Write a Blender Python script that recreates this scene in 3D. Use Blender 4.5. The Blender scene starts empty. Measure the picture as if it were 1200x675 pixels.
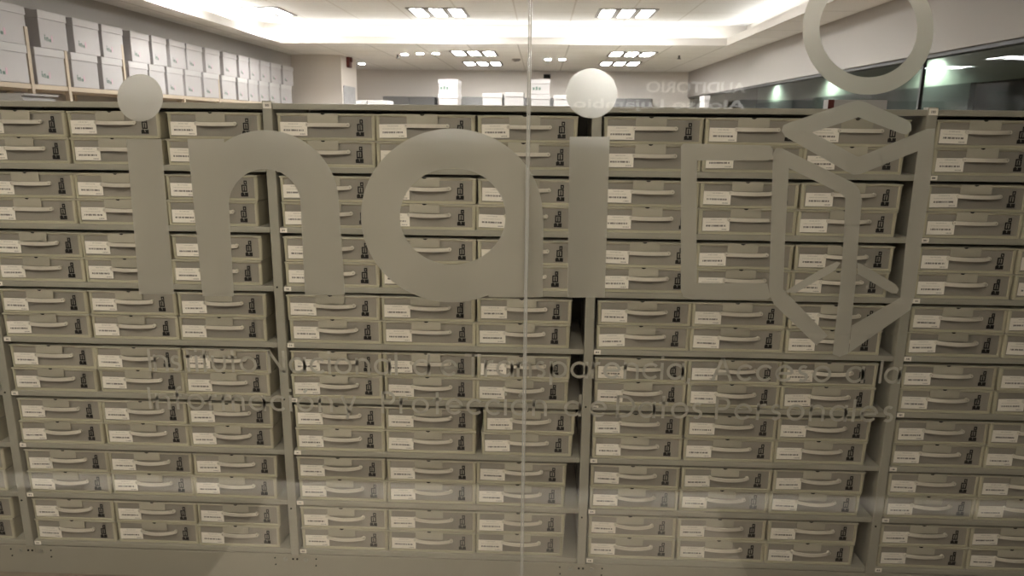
import bpy, bmesh, math, random
from mathutils import Vector, Matrix

random.seed(7)
SC = bpy.context.scene
COL = SC.collection

# ------------------------------------------------------------------ camera
F_PX = 845.42
YAW, PITCH, ROLL = .0372, -.22407, -.01086
CAM = Vector((9.51112 * .22, -11.78332 * .22, 1.888 - .17511 * .22))
RZ = Matrix.Rotation(YAW, 3, 'Z')
RX = Matrix.Rotation(PITCH, 3, 'X')
RY = Matrix.Rotation(ROLL, 3, 'Y')
ROT = RZ @ RX @ RY            # columns: right, forward, up
cam_d = bpy.data.cameras.new('camera')
cam_d.sensor_width = 36.0
cam_d.lens = F_PX / 1200 * 36.0
cam_d.clip_start = .02
cam_d.clip_end = 100
cam_d.dof.use_dof = True
cam_d.dof.focus_distance = 2.2
cam_d.dof.aperture_fstop = 5.0
cam = bpy.data.objects.new('camera', cam_d)
COL.objects.link(cam)
r, f, u = ROT.col[0], ROT.col[1], ROT.col[2]
M3 = Matrix((r, u, -f)).transposed()
cam.matrix_world = Matrix.Translation(CAM) @ M3.to_4x4()
SC.camera = cam


def on(ax, px, py, v):
    """world point where the sight line through a photo pixel meets the real plane axis = v"""
    d = ROT @ Vector(((px - 600) / F_PX, 1, -(py - 337.5) / F_PX))
    return CAM + d * ((v - CAM[ax]) / d[ax])


def project(p):
    d = ROT.transposed() @ (Vector(p) - CAM)
    return 600 + F_PX * d.x / d.y, 337.5 - F_PX * d.z / d.y


# ------------------------------------------------------------------ world, exposure
W = bpy.data.worlds.new('world')
SC.world = W
W.use_nodes = True
W.node_tree.nodes['Background'].inputs[0].default_value = (1, .95, .88, 1)
W.node_tree.nodes['Background'].inputs[1].default_value = .01
SC.view_settings.view_transform = 'Standard'
SC.view_settings.look = 'None'
SC.view_settings.gamma = 1
SC.view_settings.use_curve_mapping = False
SC.view_settings.exposure = 1.35
LAMP = (1.0, 1.0, .995)
LOBBY_LAMP = (1.0, .92, .80)
CELL_POWER = 38.0        # troffer lamp cells
COVE_POWER = 4.8        # led strips in the cove
LOBBY_FILL_POWER = 11.5     # unseen lobby lamps added to light the shelf fronts
LOBBY_DIM = 7.0        # dimmed lamps deeper in the lobby
SPOT_POWER = 120.0

# ------------------------------------------------------------------ materials


def srgb(c):
    return tuple(((x / 255) / 12.92 if x / 255 <= .04045 else ((x / 255 + .055) / 1.055) ** 2.4) for x in c)


def new_mat(name):
    m = bpy.data.materials.new(name)
    m.use_nodes = True
    nt = m.node_tree
    return m, nt, nt.nodes['Principled BSDF']


def mat(name, col, rough=.5, metal=0, spec=.5, noise=0, scale=20, rand=0):
    """plain procedural surface: colour with a little noise and a little difference per object"""
    m, nt, b = new_mat(name)
    b.inputs['Roughness'].default_value = rough
    b.inputs['Metallic'].default_value = metal
    b.inputs['Specular IOR Level'].default_value = spec
    b.inputs['Base Color'].default_value = (*col, 1)
    if noise or rand:
        hsv = nt.nodes.new('ShaderNodeHueSaturation')
        hsv.inputs['Color'].default_value = (*col, 1)
        val = nt.nodes.new('ShaderNodeMath'); val.operation = 'ADD'
        n = nt.nodes.new('ShaderNodeTexNoise')
        tc = nt.nodes.new('ShaderNodeTexCoord')
        n.inputs['Scale'].default_value = scale
        nt.links.new(tc.outputs['Object'], n.inputs['Vector'])
        mr = nt.nodes.new('ShaderNodeMapRange')
        mr.inputs[3].default_value = 1 - noise
        mr.inputs[4].default_value = 1 + noise
        nt.links.new(n.outputs['Fac'], mr.inputs[0])
        oi = nt.nodes.new('ShaderNodeObjectInfo')
        mr2 = nt.nodes.new('ShaderNodeMapRange')
        mr2.inputs[3].default_value = -rand
        mr2.inputs[4].default_value = rand
        nt.links.new(oi.outputs['Random'], mr2.inputs[0])
        nt.links.new(mr.outputs[0], val.inputs[0])
        nt.links.new(mr2.outputs[0], val.inputs[1])
        nt.links.new(val.outputs[0], hsv.inputs['Value'])
        nt.links.new(hsv.outputs[0], b.inputs['Base Color'])
    return m


def emit(name, col, power):
    m, nt, b = new_mat(name)
    e = nt.nodes.new('ShaderNodeEmission')
    e.inputs[0].default_value = (*col, 1)
    e.inputs[1].default_value = power
    nt.links.new(e.outputs[0], nt.nodes['Material Output'].inputs[0])
    return m


def glass_mat(name, tint=(1, 1, 1), boost=1.0):
    """clear pane: see-through with Schlick reflection on both faces"""
    m, nt, b = new_mat(name)
    nt.nodes.remove(b)
    lw = nt.nodes.new('ShaderNodeLayerWeight'); lw.inputs[0].default_value = .5
    pw = nt.nodes.new('ShaderNodeMath'); pw.operation = 'POWER'; pw.inputs[1].default_value = 5
    nt.links.new(lw.outputs['Facing'], pw.inputs[0])
    ml = nt.nodes.new('ShaderNodeMath'); ml.operation = 'MULTIPLY_ADD'
    ml.inputs[1].default_value = .96; ml.inputs[2].default_value = .04 * boost
    nt.links.new(pw.outputs[0], ml.inputs[0])
    tr = nt.nodes.new('ShaderNodeBsdfTransparent'); tr.inputs[0].default_value = (*tint, 1)
    gl = nt.nodes.new('ShaderNodeBsdfGlossy'); gl.inputs['Roughness'].default_value = .0
    mx = nt.nodes.new('ShaderNodeMixShader')
    nt.links.new(ml.outputs[0], mx.inputs[0])
    nt.links.new(tr.outputs[0], mx.inputs[1])
    nt.links.new(gl.outputs[0], mx.inputs[2])
    nt.links.new(mx.outputs[0], nt.nodes['Material Output'].inputs[0])
    return m


def vinyl_mat(name, col, clear, through):
    """frosted film: mostly forward-scattered light, a little diffuse"""
    m, nt, b = new_mat(name)
    nt.nodes.remove(b)
    d = nt.nodes.new('ShaderNodeBsdfDiffuse'); d.inputs[0].default_value = (*col, 1)
    t = nt.nodes.new('ShaderNodeBsdfRefraction'); t.inputs[0].default_value = (*clear, 1)
    t.inputs['Roughness'].default_value = .72
    t.inputs['IOR'].default_value = 1.18
    mx = nt.nodes.new('ShaderNodeMixShader'); mx.inputs[0].default_value = through
    nt.links.new(d.outputs[0], mx.inputs[1]); nt.links.new(t.outputs[0], mx.inputs[2])
    nt.links.new(mx.outputs[0], nt.nodes['Material Output'].inputs[0])
    return m


def label_mat(name, rows):
    """white paper with small printed lines; rows = (v0, v1, u0, u1, strength, dash scale)"""
    m, nt, b = new_mat(name)
    b.inputs['Roughness'].default_value = .7
    b.inputs['Specular IOR Level'].default_value = .2
    tc = nt.nodes.new('ShaderNodeTexCoord')
    sp = nt.nodes.new('ShaderNodeSeparateXYZ')
    nt.links.new(tc.outputs['Generated'], sp.inputs[0])
    oi = nt.nodes.new('ShaderNodeObjectInfo')

    def math_(op, a, b_=None):
        n = nt.nodes.new('ShaderNodeMath'); n.operation = op
        for i, s in enumerate((a, b_)):
            if s is None: continue
            if isinstance(s, (int, float)): n.inputs[i].default_value = s
            else: nt.links.new(s, n.inputs[i])
        return n.outputs[0]
    total = None
    off = math_('MULTIPLY', oi.outputs['Random'], 37.0)
    for k, (v0, v1, u0, u1, st, sc) in enumerate(rows):
        nz = nt.nodes.new('ShaderNodeTexNoise'); nz.noise_dimensions = '1D'
        nz.inputs['Scale'].default_value = sc; nz.inputs['Detail'].default_value = 1
        nt.links.new(math_('ADD', math_('ADD', sp.outputs[0], off), k * 5.3), nz.inputs['W'])
        dash = math_('GREATER_THAN', nz.outputs['Fac'], .43)
        e = math_('MULTIPLY', math_('GREATER_THAN', sp.outputs[2], v0), math_('LESS_THAN', sp.outputs[2], v1))
        e = math_('MULTIPLY', e, math_('MULTIPLY', math_('GREATER_THAN', sp.outputs[0], u0), math_('LESS_THAN', sp.outputs[0], u1)))
        e = math_('MULTIPLY', math_('MULTIPLY', e, dash), st)
        total = e if total is None else math_('MAXIMUM', total, e)
    mx = nt.nodes.new('ShaderNodeMix'); mx.data_type = 'RGBA'
    mx.inputs[6].default_value = (.86, .79, .685, 1)
    mx.inputs[7].default_value = (.06, .05, .045, 1)
    nt.links.new(total, mx.inputs[0])
    nt.links.new(mx.outputs[2], b.inputs['Base Color'])
    return m


def tile_mat(name, col, line, size=.6):
    m, nt, b = new_mat(name)
    b.inputs['Roughness'].default_value = .9
    b.inputs['Specular IOR Level'].default_value = .1
    tc = nt.nodes.new('ShaderNodeTexCoord')
    br = nt.nodes.new('ShaderNodeTexBrick')
    br.offset = 0
    br.inputs['Color1'].default_value = (*col, 1)
    br.inputs['Color2'].default_value = (*[c * .97 for c in col], 1)
    br.inputs['Mortar'].default_value = (*line, 1)
    br.inputs['Scale'].default_value = 1
    br.inputs['Mortar Size'].default_value = .008
    br.inputs['Brick Width'].default_value = size
    br.inputs['Row Height'].default_value = size
    nt.links.new(tc.outputs['Object'], br.inputs['Vector'])
    nt.links.new(br.outputs['Color'], b.inputs['Base Color'])
    return m


STEEL = mat('painted_steel', (.345, .32, .258), .45, 0, .4, .04, 6)
BACKP_SHADE = mat('back_panel_shaded_steel', (.07, .06, .045), .6, 0, .2)  # shade behind the boxes put into the panel colour
STEEL_D = mat('plinth_steel', (.33, .30, .235), .5, 0, .3, .05, 5)
DARK = mat('dark_recess', (.012, .011, .009), .8, 0, .1)
PLASTIC = mat('pale_plastic', (.47, .425, .305), .38, 0, .45, .05, 30, .06)
CONTENTS = mat('plastic_front', (.30, .268, .222), .32, 0, .5, .10, 9, .10)
LID = mat('lid_plastic', (.46, .42, .315), .36, 0, .45, .05, 25, .05)
FLAP = mat('latch_plastic', (.43, .39, .305), .36, 0, .45, .05, 25, .10)
HANDLE = mat('handle_plastic', (.66, .60, .50), .35, 0, .5, 0, 10, .04)
INK = mat('dark_print', (.02, .018, .016), .6, 0, .2)
PAPER = label_mat('label_paper', [(.33, .46, .12, .86, .8, 26), (.82, .90, .3, .7, .3, 30), (.62, .69, .12, .8, .25, 34), (.08, .16, .70, .92, .5, 40)])
TAGP = label_mat('tag_paper', [(.3, .7, .25, .75, .75, 9)])
CARTON = mat('white_carton', (.41, .385, .37), .75, 0, .2, .02, 8, .04)
CARTON_L = mat('white_carton_lid', (.45, .425, .41), .75, 0, .2, .02, 8, .03)
KRAFT = mat('rack_tan_steel', (.42, .34, .25), .6, 0, .3, .05, 8)
LOGO_G = mat('logo_green', (.10, .15, .12), .7)
LOGO_P = mat('logo_pink', (.55, .33, .38), .7)
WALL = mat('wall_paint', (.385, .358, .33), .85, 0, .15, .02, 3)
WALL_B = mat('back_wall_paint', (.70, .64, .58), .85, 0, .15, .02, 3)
CEIL = tile_mat('ceiling_tile', (.82, .80, .77), (.52, .50, .47))
CEIL_T = tile_mat('tray_tile', (.84, .84, .83), (.66, .64, .61))
GYPSUM = mat('soffit_gypsum', (.66, .62, .57), .9, 0, .1)
LOUVRE = mat('lamp_louvre', (.30, .29, .28), .5, 0, .3)
FLOOR = mat('floor_vinyl', (.26, .205, .15), .45, 0, .4, .08, 4)
LOBBY_FLOOR = mat('lobby_dark_stone', (.12, .10, .08), .3, 0, .5, .15, 3)
LOBBY_LIGHT = mat('lobby_pale_stone', (.62, .56, .47), .35, 0, .5, .06, 4)
LOBBY_GLARE = mat('lobby_floor_glare', (.9, .88, .83), .3, 0, .5)  # lamp glare on the floor's far edge, put into a white colour
LOBBY_WALL = mat('lobby_wall_paint', (.075, .062, .05), .8, 0, .2, .03, 3)
LOBBY_CEIL = mat('lobby_ceiling_paint', (.30, .28, .25), .9, 0, .1)
CORR = mat('corridor_upper_wall', (.24, .25, .22), .7, 0, .3, .04, 2)
CORR_D = mat('corridor_lower_panel', (.05, .052, .05), .5, 0, .4, .06, 2)
BLACK = mat('black_opening', (.008, .007, .006), .7, 0, .2)
FRAME_D = mat('dark_frame', (.05, .045, .04), .5, 0, .4)
GREYCAB = mat('grey_cabinet', (.13, .125, .12), .5, 0, .4)
RED = mat('red_plastic', (.10, .016, .010), .4)
CHROME = mat('brushed_screw', (.35, .33, .28), .35, .6)
GLASS = glass_mat('front_glass', (.985, .99, .985), 1.0)
GLASS_R = glass_mat('partition_glass', (.80, .84, .82), .12)
EDGE = mat('polished_glass_edge', (.30, .29, .255), .2, 0, .6)
VINYL = vinyl_mat('frosted_vinyl', (.30, .28, .238), (.90, .88, .82), .47)
CELL = emit('lamp_cell_glow', LAMP, CELL_POWER)
COVE = emit('cove_led_glow', LAMP, COVE_POWER)
SPOT = emit('downlight_glow', LAMP, SPOT_POWER)
LCELL_FILL = emit('lobby_fill_glow', LOBBY_LAMP, LOBBY_FILL_POWER)
LCELL_D = emit('lobby_dim_lamp_glow', LOBBY_LAMP, LOBBY_DIM)
SIGN = emit('added_letter_glow', (1, .95, .88), 1.3)  # glow put into the letters so their mirror image reads

# ------------------------------------------------------------------ mesh helpers


def box(bm, x0, x1, y0, y1, z0, z1, mi=0):
    vs = [bm.verts.new((x, y, z)) for z in (z0, z1) for y in (y0, y1) for x in (x0, x1)]
    for q in ((0, 2, 3, 1), (4, 5, 7, 6), (0, 1, 5, 4), (2, 6, 7, 3), (0, 4, 6, 2), (1, 3, 7, 5)):
        bm.faces.new([vs[i] for i in q]).material_index = mi
    return vs


def rbox(bm, x0, x1, y0, y1, z0, z1, rad, mi=0, vertical=False, seg=3):
    """box with rounded edges (all, or only the upright ones)"""
    t = bmesh.new()
    box(t, x0, x1, y0, y1, z0, z1)
    es = [e for e in t.edges if (not vertical) or abs(e.verts[0].co.z - e.verts[1].co.z) > 1e-6]
    bmesh.ops.bevel(t, geom=es, offset=rad, segments=seg, profile=.5, affect='EDGES')
    vm = {v: bm.verts.new(v.co) for v in t.verts}
    for fc in t.faces:
        nf = bm.faces.new([vm[v] for v in fc.verts]); nf.material_index = mi
    t.free()


def disc(bm, c, n, rad, th, mi=0, seg=14):
    """short cylinder centred at c along axis n"""
    n = Vector(n).normalized()
    a = n.orthogonal().normalized(); b = n.cross(a)
    rings = []
    for s in (-.5, .5):
        rings.append([bm.verts.new(Vector(c) + n * th * s + (a * math.cos(2 * math.pi * k / seg) + b * math.sin(2 * math.pi * k / seg)) * rad) for k in range(seg)])
    for k in range(seg):
        bm.faces.new([rings[0][k], rings[0][(k + 1) % seg], rings[1][(k + 1) % seg], rings[1][k]]).material_index = mi
    bm.faces.new(list(reversed(rings[0]))).material_index = mi
    bm.faces.new(rings[1]).material_index = mi


def mesh(name, bm, mats, smooth=False):
    bmesh.ops.recalc_face_normals(bm, faces=bm.faces[:])
    me = bpy.data.meshes.new(name)
    bm.to_mesh(me); bm.free()
    for m in (mats if isinstance(mats, (list, tuple)) else [mats]):
        me.materials.append(m)
    if smooth:
        for p in me.polygons: p.use_smooth = True
    return me


def obj(name, me, parent=None, loc=(0, 0, 0), rot=(0, 0, 0)):
    o = bpy.data.objects.new(name, me)
    COL.objects.link(o)
    o.location = loc; o.rotation_euler = rot
    if parent is not None: o.parent = parent
    return o


def tag(o, label, cat, group=None):
    o['label'] = label; o['category'] = cat
    if group: o['group'] = group
    return o


def thing(name, label, cat, loc=(0, 0, 0), rotz=0, group=None, sx=1.0):
    o = bpy.data.objects.new(name, None)
    COL.objects.link(o)
    o.location = loc; o.rotation_euler = (0, 0, rotz); o.scale = (sx, 1, 1)
    o.empty_display_size = .05
    return tag(o, label, cat, group)


def struct(name, bm, mats, parent=None):
    o = obj(name, mesh(name, bm, mats), parent)
    if parent is None: o['kind'] = 'structure'
    return o


def sbox(name, *a, m=None):
    bm = bmesh.new(); box(bm, *a)
    return struct(name, bm, m)


ORD = ['first', 'second', 'third', 'fourth', 'fifth', 'sixth', 'seventh', 'eighth', 'ninth', 'tenth', 'eleventh', 'twelfth', 'thirteenth',
       'fourteenth', 'fifteenth', 'sixteenth', 'seventeenth', 'eighteenth']

# ------------------------------------------------------------------ room shell
YG = -1.05                       # inner plane of the front glass
XL, XR, YB = -1.68, 4.62, 10.5   # archive room
H, HT = 2.75, 2.99               # low ceiling, raised tray
ZS = 2.325                       # underside of the right bulkhead
LX0, LX1, LY0 = -3.6, 9.0, -6.0  # lobby
sbox('floor', XL - .1, 9.0, YG - .02, 14.6, -.05, 0, m=FLOOR)
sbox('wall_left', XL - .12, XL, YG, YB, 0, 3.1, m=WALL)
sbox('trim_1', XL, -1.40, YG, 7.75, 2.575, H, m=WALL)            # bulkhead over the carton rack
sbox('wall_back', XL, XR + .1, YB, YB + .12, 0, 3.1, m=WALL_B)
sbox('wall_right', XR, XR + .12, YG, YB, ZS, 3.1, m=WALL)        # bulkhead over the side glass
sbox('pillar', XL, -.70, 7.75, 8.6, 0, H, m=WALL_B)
TX0, TX1, TY0, TY1 = -.98, 4.2, -.95, 6.12
bm = bmesh.new()                                                  # low ceiling with the tray opening
for a in ((XL, TX0, YG, TY1), (TX1, XR, YG, TY1), (XL, XR, TY1, YB), (TX0, TX1, YG, TY0)):
    box(bm, a[0], a[1], a[2], a[3], H, H + .03)
struct('ceiling', bm, CEIL)
bm = bmesh.new()                                                  # lip of the cove
for a in ((TX0 + .001, TX0 + .02, TY0, TY1 - .001), (TX1 - .02, TX1 - .001, TY0, TY1 - .001), (TX0 + .02, TX1 - .02, TY1 - .02, TY1 - .001)):
    box(bm, a[0], a[1], a[2], a[3], H - .012, H + .07)
struct('trim_2', bm, GYPSUM)
bm = bmesh.new()
RC = .26
box(bm, TX0 - RC, TX1 + RC, TY0 - .05, TY1 + RC, HT, HT + .03)
struct('ceiling_tray', bm, CEIL_T)
bm = bmesh.new()
box(bm, TX0 - RC - .02, TX0 - RC, TY0 - .05, TY1 + RC, H + .03, HT)
box(bm, TX1 + RC, TX1 + RC + .02, TY0 - .05, TY1 + RC, H + .03, HT)
box(bm, TX0 - RC, TX1 + RC, TY1 + RC, TY1 + RC + .02, H + .03, HT)
box(bm, TX0 - RC, TX1 + RC, TY0 - .07, TY0 - .05, H + .03, HT)
struct('trim_3', bm, GYPSUM)


def lamp(name, me, label, cat, group=None):
    return tag(obj(name, me), label, cat, group)


bm = bmesh.new(); box(bm, TX0 - .17, TX0 - .13, .0, TY1, H + .035, H + .05)
lamp('led_strip', mesh('led_strip', bm, COVE), 'LED strip hidden in the ceiling cove above the carton rack side', 'light', 'cove LED strips')
bm = bmesh.new(); box(bm, TX1 + .13, TX1 + .17, .0, TY1, H + .035, H + .05)
lamp('led_strip', mesh('led_strip', bm, COVE), 'LED strip hidden in the ceiling cove beside the beige bulkhead', 'light', 'cove LED strips')
bm = bmesh.new(); box(bm, TX0, TX1, TY1 + .12, TY1 + .16, H + .035, H + .05)
lamp('led_strip', mesh('led_strip', bm, COVE), 'LED strip hidden in the far edge of the ceiling cove', 'light', 'cove LED strips')

# side glass, corridor behind it
YJ = on(0, 1082, 90, XR + .06).y
for k, (a, b) in enumerate(((YG, YJ - .012), (YJ + .012, YB))):
    bm = bmesh.new(); box(bm, XR + .05, XR + .062, a, b, 0, ZS)
    struct('window_%d' % (3 + k), bm, GLASS_R)
bm = bmesh.new(); box(bm, XR + .045, XR + .067, YJ - .012, YJ + .012, 0, ZS)
box(bm, XR + .02, XR + .09, YG, YB, ZS - .025, ZS)
struct('trim_4', bm, FRAME_D)
CXW = 7.0
sbox('ceiling_corridor', XR + .12, CXW + .1, YG, 14.6, 2.80, 2.85, m=LOBBY_CEIL)
sbox('wall_corridor', CXW, CXW + .1, YG, 14.6, 2.36, 2.85, m=CORR)
bm = bmesh.new(); box(bm, CXW - .02, CXW + .1, 6.15, 14.6, 0, 2.36)
box(bm, CXW - .02, CXW + .1, YG, 3.6, 0, 2.36)
struct('wall_corridor_lower', bm, CORR_D)
bm = bmesh.new(); box(bm, CXW + .04, CXW + .1, 3.6, 6.15, 0, 2.36)
struct('door_1', bm, BLACK)
sbox('wall_corridor_end', XR + .1, CXW + .1, 14.6, 14.7, 0, 2.85, m=LOBBY_WALL)

# front glass, two panes with polished edges
XJ = on(1, 616.5, 337, YG).x
for k, (a, b) in enumerate(((LX0, XJ - .0043), (XJ + .0043, LX1))):
    bm = bmesh.new()
    box(bm, a, b, YG - .012, YG, 0, 3.1)
    for fc in bm.faces:
        if abs(fc.normal.x) > .5 or abs(fc.calc_center_median().x - (a + b) / 2) > abs(b - a) / 2 - 1e-4:
            fc.material_index = 1
    struct('window_%d' % (1 + k), bm, [GLASS, EDGE])

# lobby on the near side of the glass, seen only as a reflection
sbox('floor_lobby', LX0, LX1, LY0, YG - .02, -.05, 0, m=LOBBY_FLOOR)
sbox('wall_lobby', LX0, LX1, LY0 - .1, LY0, 0, 2.95, m=LOBBY_WALL)
sbox('wall_lobby_left', LX0 - .1, LX0, LY0, YG - .02, 0, 2.95, m=LOBBY_WALL)
sbox('wall_lobby_right', LX1, LX1 + .1, LY0, YG - .02, 0, 2.95, m=LOBBY_WALL)
sbox('ceiling_lobby', LX0, LX1, LY0, YG - .02, 2.95, 3.0, m=LOBBY_CEIL)


def mirror_y(p):
    return Vector((p.x, 2 * YG - p.y, p.z))


pa, pb = mirror_y(on(2, 318, 575, 0)), mirror_y(on(2, 830, 575, 0))
bm = bmesh.new(); box(bm, pa.x, pb.x, max(pa.y, pb.y), YG - .03, 0, .004)
struct('trim_5', bm, LOBBY_LIGHT)
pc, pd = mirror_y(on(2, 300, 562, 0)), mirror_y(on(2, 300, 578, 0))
bm = bmesh.new(); box(bm, -1.1, 5.2, min(pc.y, pd.y), max(pc.y, pd.y), 0, .006)  # white strip stands for lamp glare on the stone
struct('trim_6', bm, LOBBY_GLARE)
# clear sealed joint between the two panes
bm = bmesh.new()
for a, b in ((-.0036, -.0006), (.0006, .0036)):
    box(bm, XJ + a, XJ + b, YG - .0128, YG + .0008, 0, 3.0)
struct('trim_7', bm, EDGE)

# ------------------------------------------------------------------ lights of the room


def troffer_meshes(cell):
    bm = bmesh.new()
    for a in ((-.30, -.285, -.30, .30), (.285, .30, -.30, .30), (-.285, .285, -.30, -.27), (-.285, .285, .27, .30), (-.135, -.065, -.27, .27), (.065, .135, -.27, .27), (-.285, -.265, -.27, .27), (.265, .285, -.27, .27)):
        box(bm, a[0], a[1], a[2], a[3], -.012, .0)
    fr = mesh('troffer_frame', bm, LOUVRE)
    bm = bmesh.new(); box(bm, -.064, .064, -.25, .25, -.008, -.002)
    return fr, mesh('lamp_cell', bm, cell)


TRO = troffer_meshes(CELL)
TROL_FILL = troffer_meshes(LCELL_FILL)
TROD = troffer_meshes(LCELL_D)


def troffer(x, y, z, label, group, parts=TRO):
    t = thing('ceiling_light', label, 'ceiling light', (x, y, z), 0, group)
    obj('frame', parts[0], t)
    for dx in (-.2, 0, .2):
        obj('lamp_cell', parts[1], t, (dx, 0, -.002))
    return t


cols = (('left', on(2, 310, 15, HT).x), ('middle', on(2, 514, 14, HT).x), ('right', on(2, 735, 13, HT).x))
YT = on(2, 514, 14, HT).y
for nm, x in cols:
    for k, y in enumerate((YT, YT - 1.85, YT - 3.7) if nm == 'middle' else (YT, YT - 1.85)):  # rows past the first are out of view, added for light
        troffer(x, y, HT, 'three-cell square ceiling light in the raised tray, %s column, %s row from the far end' % (nm, ORD[k]), 'tray ceiling lights')
for p, lb in (((556, 62), 'nearer of the two three-cell lights in the low ceiling above the tall carton stack'),
              ((566, 74), 'farther of the two three-cell lights in the low ceiling above the carton stacks'),
              ((740, 63), 'nearer of the two three-cell lights in the low ceiling toward the bulkhead'),
              ((726, 74), 'farther of the two three-cell lights in the low ceiling toward the bulkhead')):
    q = on(2, *p, H)
    troffer(q.x, q.y, H, lb, 'low ceiling lights')


def downlight_meshes(rad):
    bm = bmesh.new(); disc(bm, (0, 0, -.004), (0, 0, 1), rad * 1.35, .008, 0, 20)
    a = mesh('trim_ring', bm, GYPSUM)
    bm = bmesh.new(); disc(bm, (0, 0, -.010), (0, 0, 1), rad, .006, 0, 20)
    return a, mesh('bulb', bm, SPOT)


DL = downlight_meshes(.042)


def downlight(p, label, group, parts=DL):
    t = thing('downlight', label, 'downlight', p, 0, group)
    obj('trim_ring', parts[0], t); obj('bulb', parts[1], t)
    return t


for p, lb in (((474, 63), 'round recessed downlight, first of three in a row over the back wall'), ((492, 62), 'round recessed downlight, middle of three in a row over the back wall'),
              ((511, 62), 'round recessed downlight, last of three in a row over the back wall'), ((424, 74), 'round recessed downlight alone beside the pillar'),
              ((642, 69), 'round recessed downlight, first of a pair near the black speaker'), ((659, 69), 'round recessed downlight, second of a pair near the black speaker')):
    downlight(on(2, *p, H), lb, 'downlights in the low ceiling')
q = on(2, 605, 69, H)
bm = bmesh.new(); disc(bm, (0, 0, -.012), (0, 0, 1), .06, .024, 0, 20); disc(bm, (0, 0, -.03), (0, 0, 1), .04, .014, 0, 20)
tag(obj('smoke_detector', mesh('smoke_detector', bm, WALL), None, q), 'round smoke detector on the low ceiling between the lights', 'smoke detector')
for (p, lb) in (((466, 64), 'small dark ceiling sprinkler near the row of three downlights'), ((796, 65), 'small dark ceiling sprinkler near the beige bulkhead')):
    bm = bmesh.new(); disc(bm, (0, 0, -.02), (0, 0, 1), .012, .04); disc(bm, (0, 0, -.045), (0, 0, 1), .028, .006)
    tag(obj('sprinkler', mesh('sprinkler', bm, FRAME_D), None, on(2, *p, H)), lb, 'sprinkler', 'ceiling sprinklers')

# lobby lamps (dim ones show mirrored in the glass; bright rows are unseen fill)
n = 0
for (px, py) in ((533, 40), (361, 40), (715, 38)):
    q = mirror_y(on(2, px, py, 2.95))
    if q.y < LY0 + .4: q.y = LY0 + .4
    troffer(q.x, q.y, 2.95, 'square three-cell lobby ceiling light near the auditorium wall, %s of three' % ORD[n], 'lobby ceiling lights', TROD); n += 1
for r_, (y, nm) in enumerate(((-1.9, 'closest to the glass'), (-3.1, 'second from the glass'))):  # unseen rows added to light the shelves through the glass
    for k, x in enumerate((-.7, .8, 2.3)):
        troffer(x, y, 2.95, 'added square three-cell lobby ceiling light in the row %s, %s of three' % (nm, ORD[k]), 'lobby ceiling lights', TROL_FILL)
for k, (px, py) in enumerate(((176, 35), (190, 38), (199, 43))):
    q = mirror_y(on(2, px, py, 2.95))
    q.y = max(q.y, LY0 + .12)
    downlight(q, 'round lobby downlight mirrored over the cartons, %s of three' % ORD[k], 'lobby downlights', DL)

for k, x in enumerate((-.9, .6, 2.1, 3.6)):  # unseen downlights added to brighten the mirrored floor band
    t = downlight(Vector((x, (pc.y + pd.y) / 2 - .1, 2.95)), 'added round lobby downlight over the pale floor, %s of four' % ORD[k], 'added lobby floor downlights', DL)
    ld = bpy.data.lights.new('added_floor_spot', 'SPOT')
    ld.energy = 110; ld.color = LOBBY_LAMP; ld.spot_size = math.radians(62); ld.spot_blend = .8; ld.shadow_soft_size = .04
    lo = bpy.data.objects.new('spot_lamp', ld); COL.objects.link(lo); lo.parent = t; lo.location = (0, 0, -.02)

# corridor spots that wash the far wall
for k, (px, py) in enumerate(((1095, 85), (975, 108), (910, 108))):
    q = on(0, px, py, CXW)
    t = downlight(Vector((CXW - .22, q.y, 2.80)), 'corridor downlight washing the wall, %s beyond the side glass' % ORD[k], 'corridor downlights', DL)
    ld = bpy.data.lights.new('spot', 'SPOT')
    ld.energy = 70; ld.color = (.82, 1, .85); ld.spot_size = math.radians(150); ld.spot_blend = .6; ld.shadow_soft_size = .04
    lo = bpy.data.objects.new('spot_lamp', ld); COL.objects.link(lo); lo.parent = t; lo.location = (0, 0, -.02)

# ------------------------------------------------------------------ front shelving
ZT = 1.888
LV = [ZT - k * .22 + d * .22 for k, d in enumerate((.0072, .005, .0024, -.0035, -.0044, -.009, -.0127, 0, .0111))]
LIP = .021
PX = [-1.11, .0143, 1.1233, 2.2860, 3.4273, 4.52]
PWD = .035
DEP = .42
unit = thing('shelving_unit', 'long grey steel shelving full of translucent file boxes behind the front glass', 'shelving', (1.7, .2, 0))
UO = Vector((1.7, .2, 0))


def upart(name, bm, mats, parent=None, at=(0, 0, 0)):
    """part of the unit with its origin at the point given in room coordinates"""
    o = obj(name, mesh(name, bm, mats), parent or unit)
    o.location = Vector(at) - (UO if parent is None else Vector((0, 0, 0)))
    return o


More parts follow.
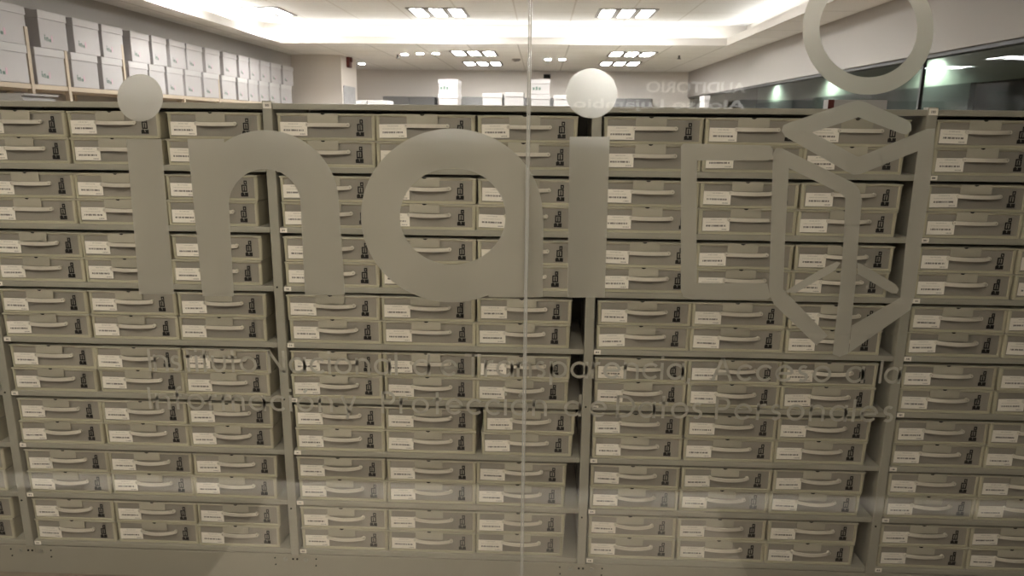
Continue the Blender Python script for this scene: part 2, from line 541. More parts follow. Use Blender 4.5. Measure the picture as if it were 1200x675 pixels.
for i, x in enumerate(PX):
    bm = bmesh.new()
    top = LV[0] + LIP + .008
    rbox(bm, -PWD / 2, PWD / 2, -.004, .03, .128, top, .003, 0, True, 2)
    box(bm, -.006, .006, .03, DEP, .128, top - .01)
    for z in (1.245, .335, .80):
        disc(bm, (-.004, -.0045, z), (0, 1, 0), .0035, .003, 1, 10)
    o = upart('upright', bm, [STEEL, DARK], None, (x, 0, 0))
    bm = bmesh.new(); box(bm, -.014, .016, -.0055, -.004, top - .026, top - .004)
    obj('end_tag', mesh('end_tag', bm, TAGP), o)
for b in range(5):
    x0, x1 = PX[b] + PWD / 2, PX[b + 1] - PWD / 2
    for k in range(9):
        z = LV[k]
        bm = bmesh.new()
        wd = x1 - x0
        rbox(bm, .001, wd - .001, 0, .016, 0, LIP, .0025, 0, False, 2)
        box(bm, .001, wd - .001, .014, DEP, LIP - .004, LIP)
        if k == 0:
            box(bm, .001, wd - .001, DEP - .012, DEP, 0, LIP)
        o = upart('shelf', bm, STEEL, None, (x0, 0, z))
        if k > 0:
            bm = bmesh.new(); box(bm, 0, .026, -.0012, 0, .003, .019)
            t = obj('shelf_tag', mesh('shelf_tag', bm, TAGP), o, (.001 + random.uniform(0, .004), 0, random.uniform(-.001, .001)))
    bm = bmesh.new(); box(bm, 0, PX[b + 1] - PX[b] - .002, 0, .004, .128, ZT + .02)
    upart('back_panel', bm, BACKP_SHADE, None, (PX[b] + .001, DEP + .001, 0))
bm = bmesh.new()
rbox(bm, PX[0] - .02, PX[-1] + .02, .0, DEP, 0.0, LV[8] - .0035, .003, 0, False, 2)
for x in PX:
    for dx in (-.085, .085):
        for dz in (-.022, -.052):
            disc(bm, (x + dx * (1.0 if dz > -.04 else .98), -.0005, LV[8] + dz), (0, 1, 0), .0032, .003, 1, 10)
    for dx in (-.042, .042):
        disc(bm, (x + dx, -.002, LV[8] - .026), (0, 1, 0), .0085, .006, 2, 14)
    box(bm, x - .02, x + .02, -.003, 0, LV[8] - .034, LV[8] - .012, 0)
    for dx in (-.009, .008):
        disc(bm, (x + dx, -.0035, LV[8] - .023), (0, 1, 0), .0042, .003, 1, 10)
upart('plinth', bm, [STEEL_D, DARK, CHROME], None, (0, 0, 0))

# ------------------------------------------------------------------ file boxes
BW, BH, BD = .350, .094, .37


def front_recess(bm, x0, x1, z0, z1, y, depth, mi):
    """panel set back into the front: walls of the recess and its floor"""
    o_ = [bm.verts.new((x, y, z)) for x, z in ((x0, z0), (x1, z0), (x1, z1), (x0, z1))]
    i_ = [bm.verts.new((x, y + depth, z)) for x, z in ((x0 + .002, z0 + .002), (x1 - .002, z0 + .002), (x1 - .002, z1 - .002), (x0 + .002, z1 - .002))]
    for k in range(4):
        bm.faces.new([o_[k], o_[(k + 1) % 4], i_[(k + 1) % 4], i_[k]]).material_index = 0
    bm.faces.new(i_).material_index = mi
    return o_


bm = bmesh.new()
hw = BW / 2
# outline of the box seen from above, rounded corners, slightly tapered to the back and towards the bottom
prof = []
rc = .007
for cx, cy, a0 in ((-hw + rc, rc, 180), (hw - rc, rc, 270), (hw - rc, BD - rc, 0), (-hw + rc, BD - rc, 90)):
    for s in range(4):
        a = math.radians(a0 + s * 30)
        prof.append((cx + rc * math.cos(a), cy + rc * math.sin(a)))
lev = [(0, .984), (.004, .990), (.086, .999)]
rings = []
for z, sc in lev:
    rings.append([bm.verts.new((x * sc, BD / 2 + (y - BD / 2) * (1 - (1 - sc) * .3), z)) for x, y in prof])
N_ = len(prof)
for a in range(len(rings) - 1):
    for k in range(N_):
        if k == 3 and a == 1: continue        # front face: built with its recess below
        bm.faces.new([rings[a][k], rings[a][(k + 1) % N_], rings[a + 1][(k + 1) % N_], rings[a + 1][k]])
bm.faces.new(list(reversed(rings[0]))); bm.faces.new(rings[-1])
fl = [rings[1][3], rings[1][4], rings[2][4], rings[2][3]]
yf = rings[1][3].co.y * .5 + rings[2][3].co.y * .5
o_ = front_recess(bm, -hw + .0125, hw - .0125, .0075, .0850, yf, .0035, 1)
for k in range(4):
    bm.faces.new([fl[k], fl[(k + 1) % 4], o_[(k + 1) % 4], o_[k]])
M_BODY = mesh('file_box_body', bm, [PLASTIC, CONTENTS])
bm = bmesh.new()
rbox(bm, -hw - .001, hw + .001, -.002, BD + .002, .0862, BH - .0015, .0028, 0, False, 2)
rbox(bm, -hw + .02, hw - .02, .014, BD - .02, BH - .004, BH, .0019, 0, False, 2)
M_LID = mesh('file_box_lid', bm, LID)
# latch flap with a finger notch in its upper edge
bm = bmesh.new()
fx0, fx1, fz0, fz1 = -.064, .044, .0600, .0935
out = [(fx0, fz1), (fx0, fz0 + .003), (fx0 + .003, fz0), (fx1 - .003, fz0), (fx1, fz0 + .003), (fx1, fz1)]
cxn = (fx0 + fx1) / 2
for s in range(7):
    a = math.radians(0 - s * 30)
    out.append((cxn + .0085 * math.cos(a), fz1 + .0052 * math.sin(a)))
fr_ = [bm.verts.new((x, -.0042, z)) for x, z in out]
bk_ = [bm.verts.new((x, -.0022, z)) for x, z in out]
bm.faces.new(fr_); bm.faces.new(list(reversed(bk_)))
for k in range(len(out)):
    bm.faces.new([fr_[k], bk_[k], bk_[(k + 1) % len(out)], fr_[(k + 1) % len(out)]])
rbox(bm, cxn - .0085, cxn + .0085, -.0026, -.0012, fz1 - .0055, fz1 - .0002, .0005, 1, False, 1)
M_FLAP = mesh('latch_flap', bm, [FLAP, DARK])
# carrying handle: a bowed strap between two pivots
def handle_mesh(sag, out):
    bm = bmesh.new()
    hx0, hx1 = -.070, .080
    NS = 14
    prev = None
    for s in range(NS + 1):
        t_ = s / NS
        x = hx0 + (hx1 - hx0) * t_
        bow = math.sin(math.pi * t_) ** .7
        z = .0535 - sag * bow
        y = -.0015 - out * bow
        hh = .0066 if 1 <= s <= NS - 1 else .006
        ring = [bm.verts.new((x, y + dy, z + dz)) for dy, dz in ((-.002, -hh), (.002, -hh), (.002, hh), (-.002, hh))]
        if prev:
            for k in range(4):
                bm.faces.new([prev[k], prev[(k + 1) % 4], ring[(k + 1) % 4], ring[k]])
        else:
            bm.faces.new(list(reversed(ring)))
        prev = ring
    bm.faces.new(prev)
    for x in (hx0 + .004, hx1 - .003):
        disc(bm, (x, .0005, .0535), (0, 1, 0), .0075, .008, 0, 12)
        disc(bm, (x, -.004, .0535), (0, 1, 0), .0022, .003, 1, 8)
    return mesh('handle', bm, [HANDLE, CONTENTS])


M_HANDLE = [handle_mesh(.0005, .016), handle_mesh(.0015, .019), handle_mesh(.0, .012)]
bm = bmesh.new(); box(bm, -.048, .048, -.0006, .0, -.0235, .0235)
M_LABEL = mesh('paper_label', bm, PAPER)
# dark mark printed upright on the front: lettering turned a quarter turn
bm = bmesh.new()


def bar(x0, x1, z0, z1):
    box(bm, x0 * 1.12 - .0004, x1 * 1.12 + .0004, -.0006, 0, z0 * 1.06 - .0004, z1 * 1.06 + .0004)


bar(-.012, .012, -.027, -.0225); bar(-.012, -.0015, -.0225, -.016); bar(.0015, .012, -.0225, -.0145); bar(-.0095, -.004, -.016, -.0135)
bar(-.0085, .0095, -.011, -.0075); bar(-.0085, -.0055, -.0075, .0095); bar(.0065, .0095, -.0075, .0095); bar(-.0085, .0095, .0095, .0125); bar(-.001, .0015, -.0075, .007)
bar(.0, .0095, .0145, .017); bar(.0, .0025, .017, .024); bar(.007, .0095, .017, .024); bar(.0, .0095, .024, .027)
M_MARK = mesh('printed_mark', bm, INK)
# stack of papers seen through the front would be the contents tone; some boxes are pulled or shifted
BAYN = {0: 'sliver bay at far left', 1: 'second bay from left', 2: 'third bay from left', 3: 'fourth bay from left', 4: 'last bay on right'}
PITCH_ = {0: .342, 1: .342, 2: .357, 3: .351, 4: .349}
START = {0: .010, 1: .008, 2: .007, 3: .007, 4: .006}
COLN = ['left', 'middle', 'right']
SHN = ['top', 'second', 'third', 'fourth', 'fifth', 'sixth', 'seventh', 'bottom']
SHIFT = {(1, 0, 2): .022, (2, 5, 2): .022, (2, 6, 2): -.002, (2, 7, 2): -.004}


def file_box(x, y, z, sx, label, rz):
    t = thing('file_box', label, 'file box', (x, y, z), rz, 'translucent file boxes on the grey shelving', sx)
    obj('body', M_BODY, t); obj('lid', M_LID, t); obj('latch_flap', M_FLAP, t)
    obj('handle', random.choice(M_HANDLE), t)
    yl = .0008
    o = obj('paper_label', M_LABEL, t, (-.113 + random.uniform(-.003, .003), yl, .0365 + random.uniform(-.0025, .0025)), (0, random.gauss(0, .014), 0))
    obj('printed_mark', M_MARK, t, (.119 + random.uniform(-.004, .004), yl + .0012, .0445))
    return t


for row in range(8):
    zb = LV[row + 1] + LIP
    for b in range(5):
        xs = PX[b] + PWD / 2 + START[b]
        if b == 0: xs = PX[1] - PWD / 2 - .043 - 3 * PITCH_[0]
        for c in range(3):
            sx = (PITCH_[b] - .0022) / BW
            x = xs + PITCH_[b] * (c + .5) + SHIFT.get((b, row, c), 0)
            pts = [project((x + s * BW * sx / 2, .0, zb + dz)) for s in (-1, 1) for dz in (0, .19)]
            if max(p[0] for p in pts) < -90 or min(p[0] for p in pts) > 1370: continue
            for lv in (0, 1):
                xx = x + random.uniform(-.0025, .0025) + (0 if c < 2 else (.003 if lv else -.002))
                yy = .006 + random.uniform(0, .006)
                sh = SHN[row] + ' shelf' if row in (0, 7) else SHN[row] + ' shelf down'
                lab = 'translucent file box, %s of pair, %s column, %s, %s' % ('upper' if lv else 'lower', COLN[c], BAYN[b], sh)
                file_box(xx, yy, zb + lv * (BH + .0003), sx, lab, random.gauss(0, .004))

# things lying on top of the shelving
ztop = LV[0] + LIP
q0, q1 = on(1, -20, 121, .26), on(1, 50, 121, .26)
bm = bmesh.new()
for k in range(4):
    box(bm, q0.x + .01 * (k % 2), q1.x - .006 * ((k * 7) % 3), .16, .36 - .01 * (k % 3), ztop + k * .008, ztop + k * .008 + .0076)
tag(obj('paper_stack', mesh('paper_stack', bm, CARTON_L)), 'loose stack of white paper lying on top of the shelving below the cartons', 'paper')
q0, q1 = on(1, 971, 120, .2), on(1, 1040, 120, .2)
t = thing('document_box', 'flat white document box with a red end on top of the shelving', 'box', ((q0.x + q1.x) / 2, .2, ztop))
hw2 = (q1.x - q0.x) / 2
zt_ = on(1, 1000, 117, .2).z - ztop
bm = bmesh.new(); rbox(bm, -hw2, hw2, 0, .05, 0, zt_, .002); obj('body', mesh('body', bm, CARTON_L), t)
bm = bmesh.new(); rbox(bm, -hw2 - .002, -hw2 + .02, -.003, -.0005, .002, zt_, .001); o = obj('spine', mesh('spine', bm, RED), t); o['label'] = 'dark red spine'

# ------------------------------------------------------------------ archive cartons on the rack along the left wall
XRK = -1.2
rack = thing('steel_rack', 'tan steel rack along the left wall carrying white archive cartons', 'rack', (-1.43, 4.4, 0))
RO = Vector((-1.43, 4.4, 0))
ZR = 2.068
Y0R, Y1R = 1.15, 7.66
for z in (.10, .60, 1.10, 1.60, ZR - .001):
    bm = bmesh.new()
    box(bm, XL + .03, XRK - .005, Y0R, Y1R, -.03, 0)
    obj('shelf', mesh('shelf', bm, KRAFT), rack, Vector((0, 0, z)) - RO)
gaps = []
UPX = [(0, 35), (45, 80), (86, 118), (118.5, 145), (152, 175.5), (176, 194.5), (196.5, 216), (217, 236.5), (237.5, 256), (259, 276), (277, 289.5), (290.5, 302), (303, 314.5), (315.5, 328), (329, 342)]
LPX = [(0, 37), (45, 81), (86, 118), (121, 146), (152, 175.5), (176, 195), (197, 216.5), (217.5, 237), (238.5, 257), (260, 277), (278, 290), (291, 302.5), (303.5, 314.5), (316, 328), (329, 342)]
for px in (40.5, 83, 149, 257.6, 216.6):
    y = on(0, px, 110, XRK).y
    bm = bmesh.new(); box(bm, XRK - .03, XRK, -.014, .014, 0, 2.42 if px != 216.6 else 2.05)
    box(bm, XL + .03, XL + .06, -.014, .014, 0, 2.42)
    obj('post', mesh('post', bm, KRAFT), rack, Vector((0, y, 0)) - RO)


def carton_parts(w, h, d):
    bm = bmesh.new(); rbox(bm, -d, 0, -w / 2, w / 2, 0, h - .004, .003, 0, False, 1)
    a = mesh('carton_body', bm, CARTON)
    bm = bmesh.new(); rbox(bm, -d - .004, .005, -w / 2 - .004, w / 2 + .004, h - .052, h, .003, 0, False, 1)
    l_ = mesh('carton_lid', bm, CARTON_L)
    bm = bmesh.new()                       # small printed logo, four glyphs
    s = w / .34
    x = .0006
    for y0, y1, z0, z1 in ((-.118, -.105, .050, .072), (-.118, -.105, .077, .086), (-.098, -.088, .045, .070), (-.088, -.074, .062, .072), (-.080, -.070, .045, .066), (-.062, -.040, .043, .062)):
        box(bm, 0, x, y0 * s, y1 * s, z0, z1, 0)
    box(bm, 0, x, -.034 * s, -.020 * s, .045, .085, 1)
    g = mesh('printed_logo', bm, [LOGO_G, LOGO_P])
    return a, l_, g


def carton(name_y0, name_y1, z, h, label, group):
    w = name_y1 - name_y0 - .010
    t = thing('archive_carton', label, 'carton', (XRK + random.uniform(-.008, .004), (name_y0 + name_y1) / 2, z), 0, group)
    a, l_, g = carton_parts(w - .008, h, .40)
    obj('carton_body', a, t); obj('carton_lid', l_, t); obj('printed_logo', g, t)
    return t


HC = .236
for row, PXS in ((0, LPX), (1, UPX)):
    for k, (a, b) in enumerate(PXS):
        py = 105 if row == 0 else 45
        ya, yb = on(0, a, py - (a < 120) * 20, XRK).y, on(0, b, py - (a < 120) * 10, XRK).y
        ya, yb = on(0, a, 97 if row == 0 else 40, XRK).y, on(0, b, 100 if row == 0 else 50, XRK).y
        if k == 0: ya = yb - .36
        nm = 'nearest the glass' if k == 0 else ('farthest, beside the pillar' if k == len(PXS) - 1 else '%s from the glass' % ORD[k])
        carton(ya, yb, ZR + row * (HC + .001), HC, 'white lidded archive carton in the %s row on the rack, %s' % ('upper' if row else 'lower', nm), 'archive cartons on the left rack')

# ------------------------------------------------------------------ things farther back
YU = 6.0
u2 = thing('shelving_unit', 'rear grey shelving whose top carries white cartons, hidden behind the front shelving', 'shelving', (1.9, YU + .35, 0))
for x in (-.4, .9, 2.2, 3.5, 4.4):
    bm = bmesh.new(); box(bm, -.018, .018, -.35, .35, 0, 1.89)
    obj('upright', mesh('upright', bm, STEEL), u2, (x - 1.9, 0, 0))
for z in (.12, .5, .9, 1.3, 1.89):
    bm = bmesh.new(); box(bm, -2.32, 2.52, -.35, .35, 0, .03)
    obj('shelf', mesh('shelf', bm, STEEL), u2, (0, 0, z))
ZU = 1.921


def back_box(px0, px1, py_top, zb, label, yoff=.1, lid=True, group='white boxes on the rear shelving', depth=.36):
    y = YU + yoff
    a, b = on(1, px0, py_top, y), on(1, px1, py_top, y)
    w, h = b.x - a.x, a.z - zb
    t = thing('archive_carton', label, 'carton', ((a.x + b.x) / 2, y, zb), 0, group)
    bm = bmesh.new(); rbox(bm, -w / 2 + .006, w / 2 - .006, 0, depth, 0, h - .004, .003, 0, False, 1)
    obj('carton_body', mesh('carton_body', bm, CARTON), t)
    bm = bmesh.new(); rbox(bm, -w / 2, w / 2, -.006, depth + .006, h - .05, h, .003, 0, False, 1)
    obj('carton_lid', mesh('carton_lid', bm, CARTON_L), t)
    bm = bmesh.new()
    for k in range(3): box(bm, -w * .40 + k * .035, -w * .40 + k * .035 + .025, -.0008, 0, h * .30, h * .30 + .03 + .008 * (k % 2))
    obj('printed_logo', mesh('printed_logo', bm, LOGO_G), t)
    return a.z


zm = on(1, 525, 110, YU + .1).z
back_box(513.5, 537, 110, ZU, 'lower white carton of the tall two-carton stack over the opening of the letter a')
back_box(513.5, 537, 93, zm + .001, 'upper white carton of the tall two-carton stack over the opening of the letter a')
back_box(565, 589, 109, ZU, 'single white carton, first of the two low cartons beside the glass joint')
back_box(591, 614, 108, ZU, 'single white carton, second of the two low cartons beside the glass joint')
zm = on(1, 634, 111, YU + .1).z
back_box(622, 645, 111, ZU, 'lower white carton of the stack just past the glass joint, under the black speaker')
back_box(622, 645, 93, zm + .001, 'upper white carton of the stack just past the glass joint, under the black speaker')
back_box(648.5, 672, 111.5, ZU, 'low white carton half hidden by the round dot of the second i')
back_box(417, 429, 117.5, ZU, 'short white box next to the pillar on the rear shelving')
back_box(431, 453.5, 117.5, ZU, 'long white box second from the pillar on the rear shelving')
back_box(825.5, 832.5, 112, ZU, 'narrow white box standing upright near the mirrored sign', .1, True, 'white boxes on the rear shelving', .25)

for k in range(5):                                     # dark grey cabinets against the back wall
    x0 = -.62 + k * .92
    t = thing('steel_cabinet', 'dark grey steel cabinet against the back wall, %s from the pillar' % ORD[k], 'cabinet', (x0 + .45, YB - .02, 0), 0, 'grey cabinets at the back wall')
    bm = bmesh.new(); rbox(bm, -.445, .445, -.45, 0, 0, on(1, 490, 113.5, YB - .45).z, .004, 0, False, 1)
    obj('body', mesh('body', bm, GREYCAB), t)
    for s in (-1, 1):
        bm = bmesh.new(); rbox(bm, -.21, .21, -.018, 0, .06, 2.28, .003, 0, False, 1)
        d_ = obj('door', mesh('door', bm, GREYCAB), t, (s * .215, -.45, 0))
        bm = bmesh.new(); rbox(bm, -.008, .008, -.03, 0, 1.0, 1.16, .003, 0, False, 1)
        obj('handle', mesh('handle', bm, CHROME), d_, (-s * .17, -.018, 0))
# pillar fittings
q = on(0, 407, 70, -.70)
bm = bmesh.new(); rbox(bm, 0, .05, -.07, .07, -.11, .10, .012); disc(bm, (.055, 0, .0), (1, 0, 0), .035, .03)
tag(obj('fire_alarm', mesh('fire_alarm', bm, RED), None, q), 'dark red fire alarm high on the side of the pillar', 'fire alarm')
qa, qb = on(0, 402, 100, -.70), on(0, 416, 122, -.70)
bm = bmesh.new(); box(bm, 0, .012, qa.y, qb.y, qb.z - .05, qa.z)
tag(obj('notice_board', mesh('notice_board', bm, mat('notice_grey', (.40, .39, .39), .6, 0, .3, .25, 14)), None, (-.70, 0, 0)), 'grey framed notice on the side of the pillar', 'notice')
q = on(1, 641, 90, YB)
t = thing('wall_speaker', 'small black speaker on the back wall above the carton stack', 'speaker', (q.x, YB, q.z))
bm = bmesh.new(); rbox(bm, -.06, .06, -.11, -.03, -.03, .035, .008); obj('body', mesh('body', bm, BLACK), t)
bm = bmesh.new(); box(bm, -.012, .012, -.03, 0, -.012, .012); obj('bracket', mesh('bracket', bm, FRAME_D), t)

# ------------------------------------------------------------------ frosted vinyl on the inner face of the glass
YV = YG + .0012


def vp(px, py):
    p = on(1, px, py, YV)
    return Vector((p.x, 0, p.z))


def vface(bm, pts):
    bm.faces.new([bm.verts.new(p) for p in pts])


def vpoly(bm, *pix):
    vface(bm, [vp(*p) for p in pix])


def varc(cx, cy, rx, ry, a0, a1, n=40):
    return [(cx + rx * math.cos(math.radians(a0 + (a1 - a0) * k / n)), cy - ry * math.sin(math.radians(a0 + (a1 - a0) * k / n))) for k in range(n + 1)]


def vring(bm, outer, inner):
    for k in range(len(outer) - 1):
        vpoly(bm, outer[k], outer[k + 1], inner[k + 1], inner[k])


def vdecal(name, bm, parent, y=0.0):
    me = mesh(name, bm, VINYL)
    o = obj(name, me, parent)
    o.location = Vector((0, YV + y, 0)) - Vector(parent.location)
    return o


lx = on(1, 600, 345, YV)
logo = thing('vinyl_logo', 'large frosted vinyl logo on the front glass, four letters and a ring-and-cube emblem', 'logo', (lx.x, YV, lx.z))
bm = bmesh.new()
vpoly(bm, (148, 163.2), (189, 163.2), (204, 344.5), (163.2, 344.5))
vface(bm, [vp(*p) for p in varc(164.2, 114.5, 26.8, 27.8, 0, 354, 59)])
vdecal('letter', bm, logo)
bm = bmesh.new()
# n as one outline
arch_o = varc(310.3, 240, 87, 87.5, 118, 0, 36)
arch_i = varc(310.3, 240, 42, 42, 180, 0, 36)
out = [(219.5, 162.8), (262.3, 162.8), (262.8, 167.0)] + [p for p in arch_o if p[0] > 263.5] + [(404.3, 345.5), (357.5, 345.5)] + list(reversed(arch_i)) + [(274, 347), (237.5, 347)]
vface(bm, [vp(*p) for p in out])
vdecal('letter', bm, logo)
bm = bmesh.new()
ao = varc(529.5, 252.5, 106.5, 101.8, 0, 360, 96); ai = varc(530.5, 253.4, 62, 56.5, 0, 360, 96)
vring(bm, ao, ai)
# stem of the a: fills between the bowl's lower right and the baseline
low = [p for p in varc(529.5, 252.5, 106.5, 101.8, 0, -66, 30)]
vpoly(bm, (636.8, 250), *[p for p in low[1:]], (572.5, 348.3), (636.0, 348.3))
vdecal('letter', bm, logo)
bm = bmesh.new()
vpoly(bm, (667.6, 160.2), (714.6, 160.2), (708.6, 348.6), (664.8, 348.6))
vface(bm, [vp(*p) for p in varc(693.2, 109.3, 30, 29.3, 0, 354, 59)])
vdecal('letter', bm, logo)
bm = bmesh.new()
vring(bm, varc(1017.4, 34, 76.8, 77, 0, 360, 96), varc(1017.6, 33.6, 57.2, 57, 0, 360, 96))
vdecal('emblem_ring', bm, logo)
bm = bmesh.new()
vpoly(bm, (798, 172), (799.2, 169.4), (802, 168), (902, 170.5), (905.5, 174), (905.5, 185), (900, 188.2), (817, 188), (816.8, 187.9), (816.2, 250), (816.5, 331.5), (899, 332), (901, 340), (903, 348), (899, 351), (812, 351), (801, 348), (797.8, 340))
vdecal('emblem_bracket', bm, logo)
bm = bmesh.new()
# cube: top lozenge, uprights, foot
vpoly(bm, (916, 153), (918, 147), (924, 144), (998, 119), (1006, 117.6), (1014, 119.5), (1064, 141), (1068, 146), (1068, 153), (1063, 157.5), (1056, 156.5), (1006, 137.3), (952, 155.3), (1006, 184.2), (1086, 151), (1096, 150.5), (1095, 166), (1089, 225), (1080.5, 280), (1072, 345), (1067, 363), (994.8, 413.5), (998, 381.5), (1055, 349), (1062, 280), (1069, 225), (1075.5, 177), (1008, 204), (1000, 204.6), (992, 201), (920, 160))
vpoly(bm, (906, 180), (909, 174), (916, 173.6), (1000, 214), (1007, 222), (1010, 234), (1006, 280), (1002.2, 336), (994, 414.5), (984, 418), (975.6, 415), (984.4, 336), (988.6, 280), (990.7, 232), (984, 226), (924.5, 197), (923, 225), (920, 280), (917.8, 339), (970, 393), (956.8, 404.8), (907, 356.5), (902.5, 347), (901.2, 336), (903, 280), (904.5, 225))
vpoly(bm, (919, 342), (931.6, 343.6), (979, 316.5), (985, 308), (981, 306.5), (962, 315.5))
vpoly(bm, (1004.6, 308), (1010, 309.5), (1050, 333.5), (1053.5, 339), (1051, 344), (1045, 344), (1005, 321))
vdecal('emblem_cube', bm, logo)

# two lines of fine lettering: geometric single-stroke alphabet
T_ = .165
RR = (1 - T_) / 2


def arc(cx, cy, rr, a0, a1, n=18):
    return [(cx + rr * math.cos(math.radians(a0 + (a1 - a0) * k / n)), cy + rr * math.sin(math.radians(a0 + (a1 - a0) * k / n))) for k in range(n + 1)]


h_ = T_ / 2
CAPH = 1.36
GL = {
    'o': (1.0, [arc(.5, .5, RR, 0, 360, 30)]),
    'a': (1.0, [arc(.5, .5, RR, 0, 360, 30), [(1 - h_, 0), (1 - h_, 1)]]),
    'd': (1.0, [arc(.5, .5, RR, 0, 360, 30), [(1 - h_, 0), (1 - h_, CAPH)]]),
    'p': (1.0, [arc(.5, .5, RR, 0, 360, 30), [(h_, -.42), (h_, 1)]]),
    'c': (.86, [arc(.5, .5, RR, 42, 318, 24)]),
    'e': (.98, [arc(.5, .5, RR, 0, 322, 26), [(h_, .5), (1 - h_, .5)]]),
    'n': (.86, [[(h_, 0), (h_, 1)], arc(.43, .57, .43 - h_, 180, 0, 16) + [(.86 - h_, 0)]]),
    'm': (1.36, [[(h_, 0), (h_, 1)], arc(.3825, .63, .30, 180, 0, 14) + [(.6825, 0)], arc(.9775, .63, .30, 180, 0, 14) + [(1.2775, 0)]]),
    'r': (.5, [[(h_, 0), (h_, 1)], arc(.44, .56, .36, 180, 80, 8)]),
    's': (.66, [arc(.33, .71, .207, 40, 270, 14)[:-1] + arc(.33, .29, .207, 90, -140, 14)]),
    't': (.52, [[(.26, 0), (.26, CAPH)], [(0, 1 - h_), (.52, 1 - h_)]]),
    'i': (T_, [[(h_, 0), (h_, 1)], [(h_, 1.22), (h_, 1.40)]]),
    'l': (T_, [[(h_, 0), (h_, CAPH)]]),
    'u': (.86, [[(h_, 1)] + arc(.43, .43, .43 - h_, 180, 360, 16) + [(.86 - h_, 1)]]),
    'y': (.86, [[(.05, 1), (.45, 0)], [(.81, 1), (.28, -.42)]]),
    'f': (.5, [arc(.45, 1.12, .27, 90, 180, 8) + [(.18, 0)], [(0, 1 - h_), (.46, 1 - h_)]]),
    'I': (T_, [[(h_, 0), (h_, CAPH)]]),
    'N': (1.02, [[(h_, 0), (h_, CAPH)], [(h_ + .02, CAPH - .04), (1.02 - h_ - .02, .04)], [(1.02 - h_, 0), (1.02 - h_, CAPH)]]),
    'T': (.92, [[(.46, 0), (.46, CAPH)], [(0, CAPH - h_), (.92, CAPH - h_)]]),
    'A': (1.16, [[(.06, 0), (.58, CAPH)], [(1.10, 0), (.58, CAPH)], [(.27, .42), (.89, .42)]]),
    'P': (.82, [[(h_, 0), (h_, CAPH)], [(h_, CAPH - h_)] + arc(.42, CAPH - h_ - .32, .32, 90, -90, 14) + [(h_, CAPH - h_ - .64)]]),
    'D': (1.08, [[(h_, 0), (h_, CAPH)], [(h_, CAPH - h_)] + arc(.40, CAPH / 2, CAPH / 2 - h_, 90, -90, 18) + [(h_, h_)]]),
    ',': (T_ + .04, [[(h_ + .04, .12), (h_ - .02, -.20)]]),
}
GL['ó'] = (1.0, GL['o'][1] + [[(.46, 1.18), (.66, 1.42)]])


def ribbon(bm, pts, wd, M):
    ps = [Vector(p) for p in pts]
    closed = len(ps) > 8 and (ps[0] - ps[-1]).length < 1e-4
    L = []
    n = len(ps)
    for k in range(n):
        a = ps[k - 1] if k > 0 else (ps[-2] if closed else None)
        b = ps[k + 1] if k < n - 1 else (ps[1] if closed else None)
        d1 = (ps[k] - a).normalized() if a is not None and (ps[k] - a).length > 1e-9 else None
        d2 = (b - ps[k]).normalized() if b is not None and (b - ps[k]).length > 1e-9 else None
        if d1 is None: d1 = d2
        if d2 is None: d2 = d1
        n1, n2 = Vector((-d1.y, d1.x)), Vector((-d2.y, d2.x))
        m = n1 + n2
        m = m / max(m.length_squared / 2, .35) if m.length > 1e-6 else n1
        L.append((bm.verts.new(M(ps[k] + m * wd / 2)), bm.verts.new(M(ps[k] - m * wd / 2))))
    for k in range(n - 1):
        bm.faces.new([L[k][0], L[k + 1][0], L[k + 1][1], L[k][1]])


def word_width(w, gap):
    return sum(GL[c][0] for c in w) + gap * (len(w) - 1)


def text_line(name, words, spans, xh, base, slope, label):
    """words set between real positions on the glass (metres along the pane)"""
    x00 = spans[0][0]
    t = thing(name, label, 'lettering', (x00, YV, base(x00)), 0, 'caption on the front glass')
    bm = bmesh.new()
    for w, (xa, xb) in zip(words, spans):
        gap = ((xb - xa) / xh - word_width(w, 0)) / max(1, len(w) - 1)
        sc = 1.0
        if gap < .06:
            gap = .12; sc = (xb - xa) / xh / word_width(w, gap)
        x = 0
        for c in w:
            adv, strokes = GL[c]
            for s in strokes:
                def M(p, x=x):
                    X = xa + (x + p.x) * xh * sc
                    return Vector((X, 0, base(X) + p.y * xh))
                ribbon(bm, s, T_, M)
            x += adv + gap
    me = mesh(name, bm, VINYL)
    o = obj('letters', me, t)
    o.location = -Vector(t.location) + Vector((0, YV, 0))
    return t


XH = .0395


def base_line(p0, p1):
    a, b = on(1, *p0, YV), on(1, *p1, YV)
    return lambda X: a.z + (b.z - a.z) * (X - a.x) / (b.x - a.x) - XH / 2


b1 = base_line((347, 428), (1041, 439.6))
b2 = base_line((323.5, 472.5), (1024, 485))


def px_spans(ps, y0, y1):
    return [(on(1, a, y0 + (y1 - y0) * (a - 185) / 860, YV).x, on(1, b, y0 + (y1 - y0) * (b - 185) / 860, YV).x) for a, b in ps]


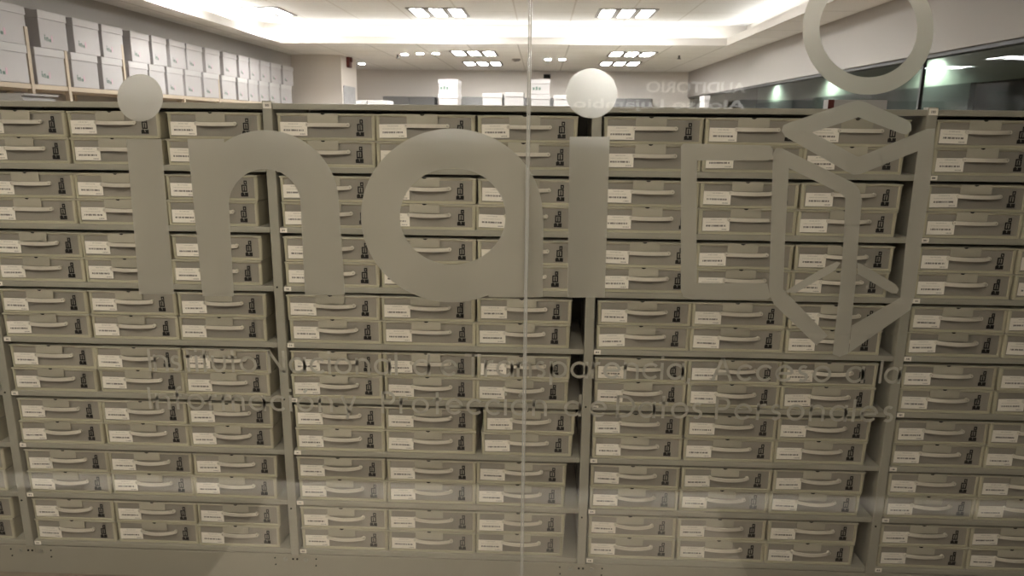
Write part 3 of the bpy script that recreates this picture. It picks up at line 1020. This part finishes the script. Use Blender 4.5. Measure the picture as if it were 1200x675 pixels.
text_line('vinyl_lettering', ['Instituto', 'Nacional', 'de', 'Transparencia,', 'Acceso', 'a', 'la'],
          px_spans([(174, 301), (314, 466), (484, 536), (545, 810), (834, 974), (991, 1013), (1030.5, 1056)], 427, 440), XH, b1, 0,
          'upper line of frosted lettering below the logo, reading Instituto Nacional de Transparencia')
W2 = ['Información', 'y', 'Protección', 'de', 'Datos', 'Personales']
text_line('vinyl_lettering', W2,
          px_spans([(174, 390), (400, 421), (447, 641), (661, 711), (722, 824), (838, 1048)], 470, 485), XH, b2, 0,
          'lower line of frosted lettering below the logo, starting with Información')

# ------------------------------------------------------------------ sign on the lobby wall, seen mirrored in the glass
def sign_line(txt, px_a, px_b, py_top, py_bot, name):
    yv = 2 * YG - (LY0 + .03)
    a, b = on(1, px_a, py_bot, yv), on(1, px_b, py_bot, yv)
    top = on(1, px_a, py_top, yv)
    cu = bpy.data.curves.new(name, 'FONT'); cu.body = txt; cu.extrude = .01; cu.size = 1.0; cu.offset = .012
    o = bpy.data.objects.new(name, cu); COL.objects.link(o)
    bpy.context.view_layer.update()
    me = bpy.data.meshes.new_from_object(o.evaluated_get(bpy.context.evaluated_depsgraph_get()))
    bpy.data.objects.remove(o)
    xs = [v.co.x for v in me.vertices]; ys = [v.co.y for v in me.vertices]
    sx = (b.x - a.x) / (max(xs) - min(xs)); sz = (top.z - a.z) / .729
    for v in me.vertices:
        x, y, z = v.co
        v.co = (b.x - (x - min(xs)) * sx, LY0 + .03 + z, a.z + y * sz)
    me.materials.clear(); me.materials.append(SIGN)
    me.flip_normals()
    return me


s1 = sign_line('AUDITORIO', 757, 873, 95, 108, 'sign_text')
sg = thing('wall_sign', 'two-line auditorium sign with added glow on the lobby wall, seen mirrored in the glass', 'sign', (0, LY0 + .02, 0))
o = obj('title_letters', s1, sg, (0, -LY0 - .02, 0))
s2 = sign_line('Alonso Lujambio', 672, 873, 115, 126, 'sign_text')
o = obj('name_letters', s2, sg, (0, -LY0 - .02, 0))
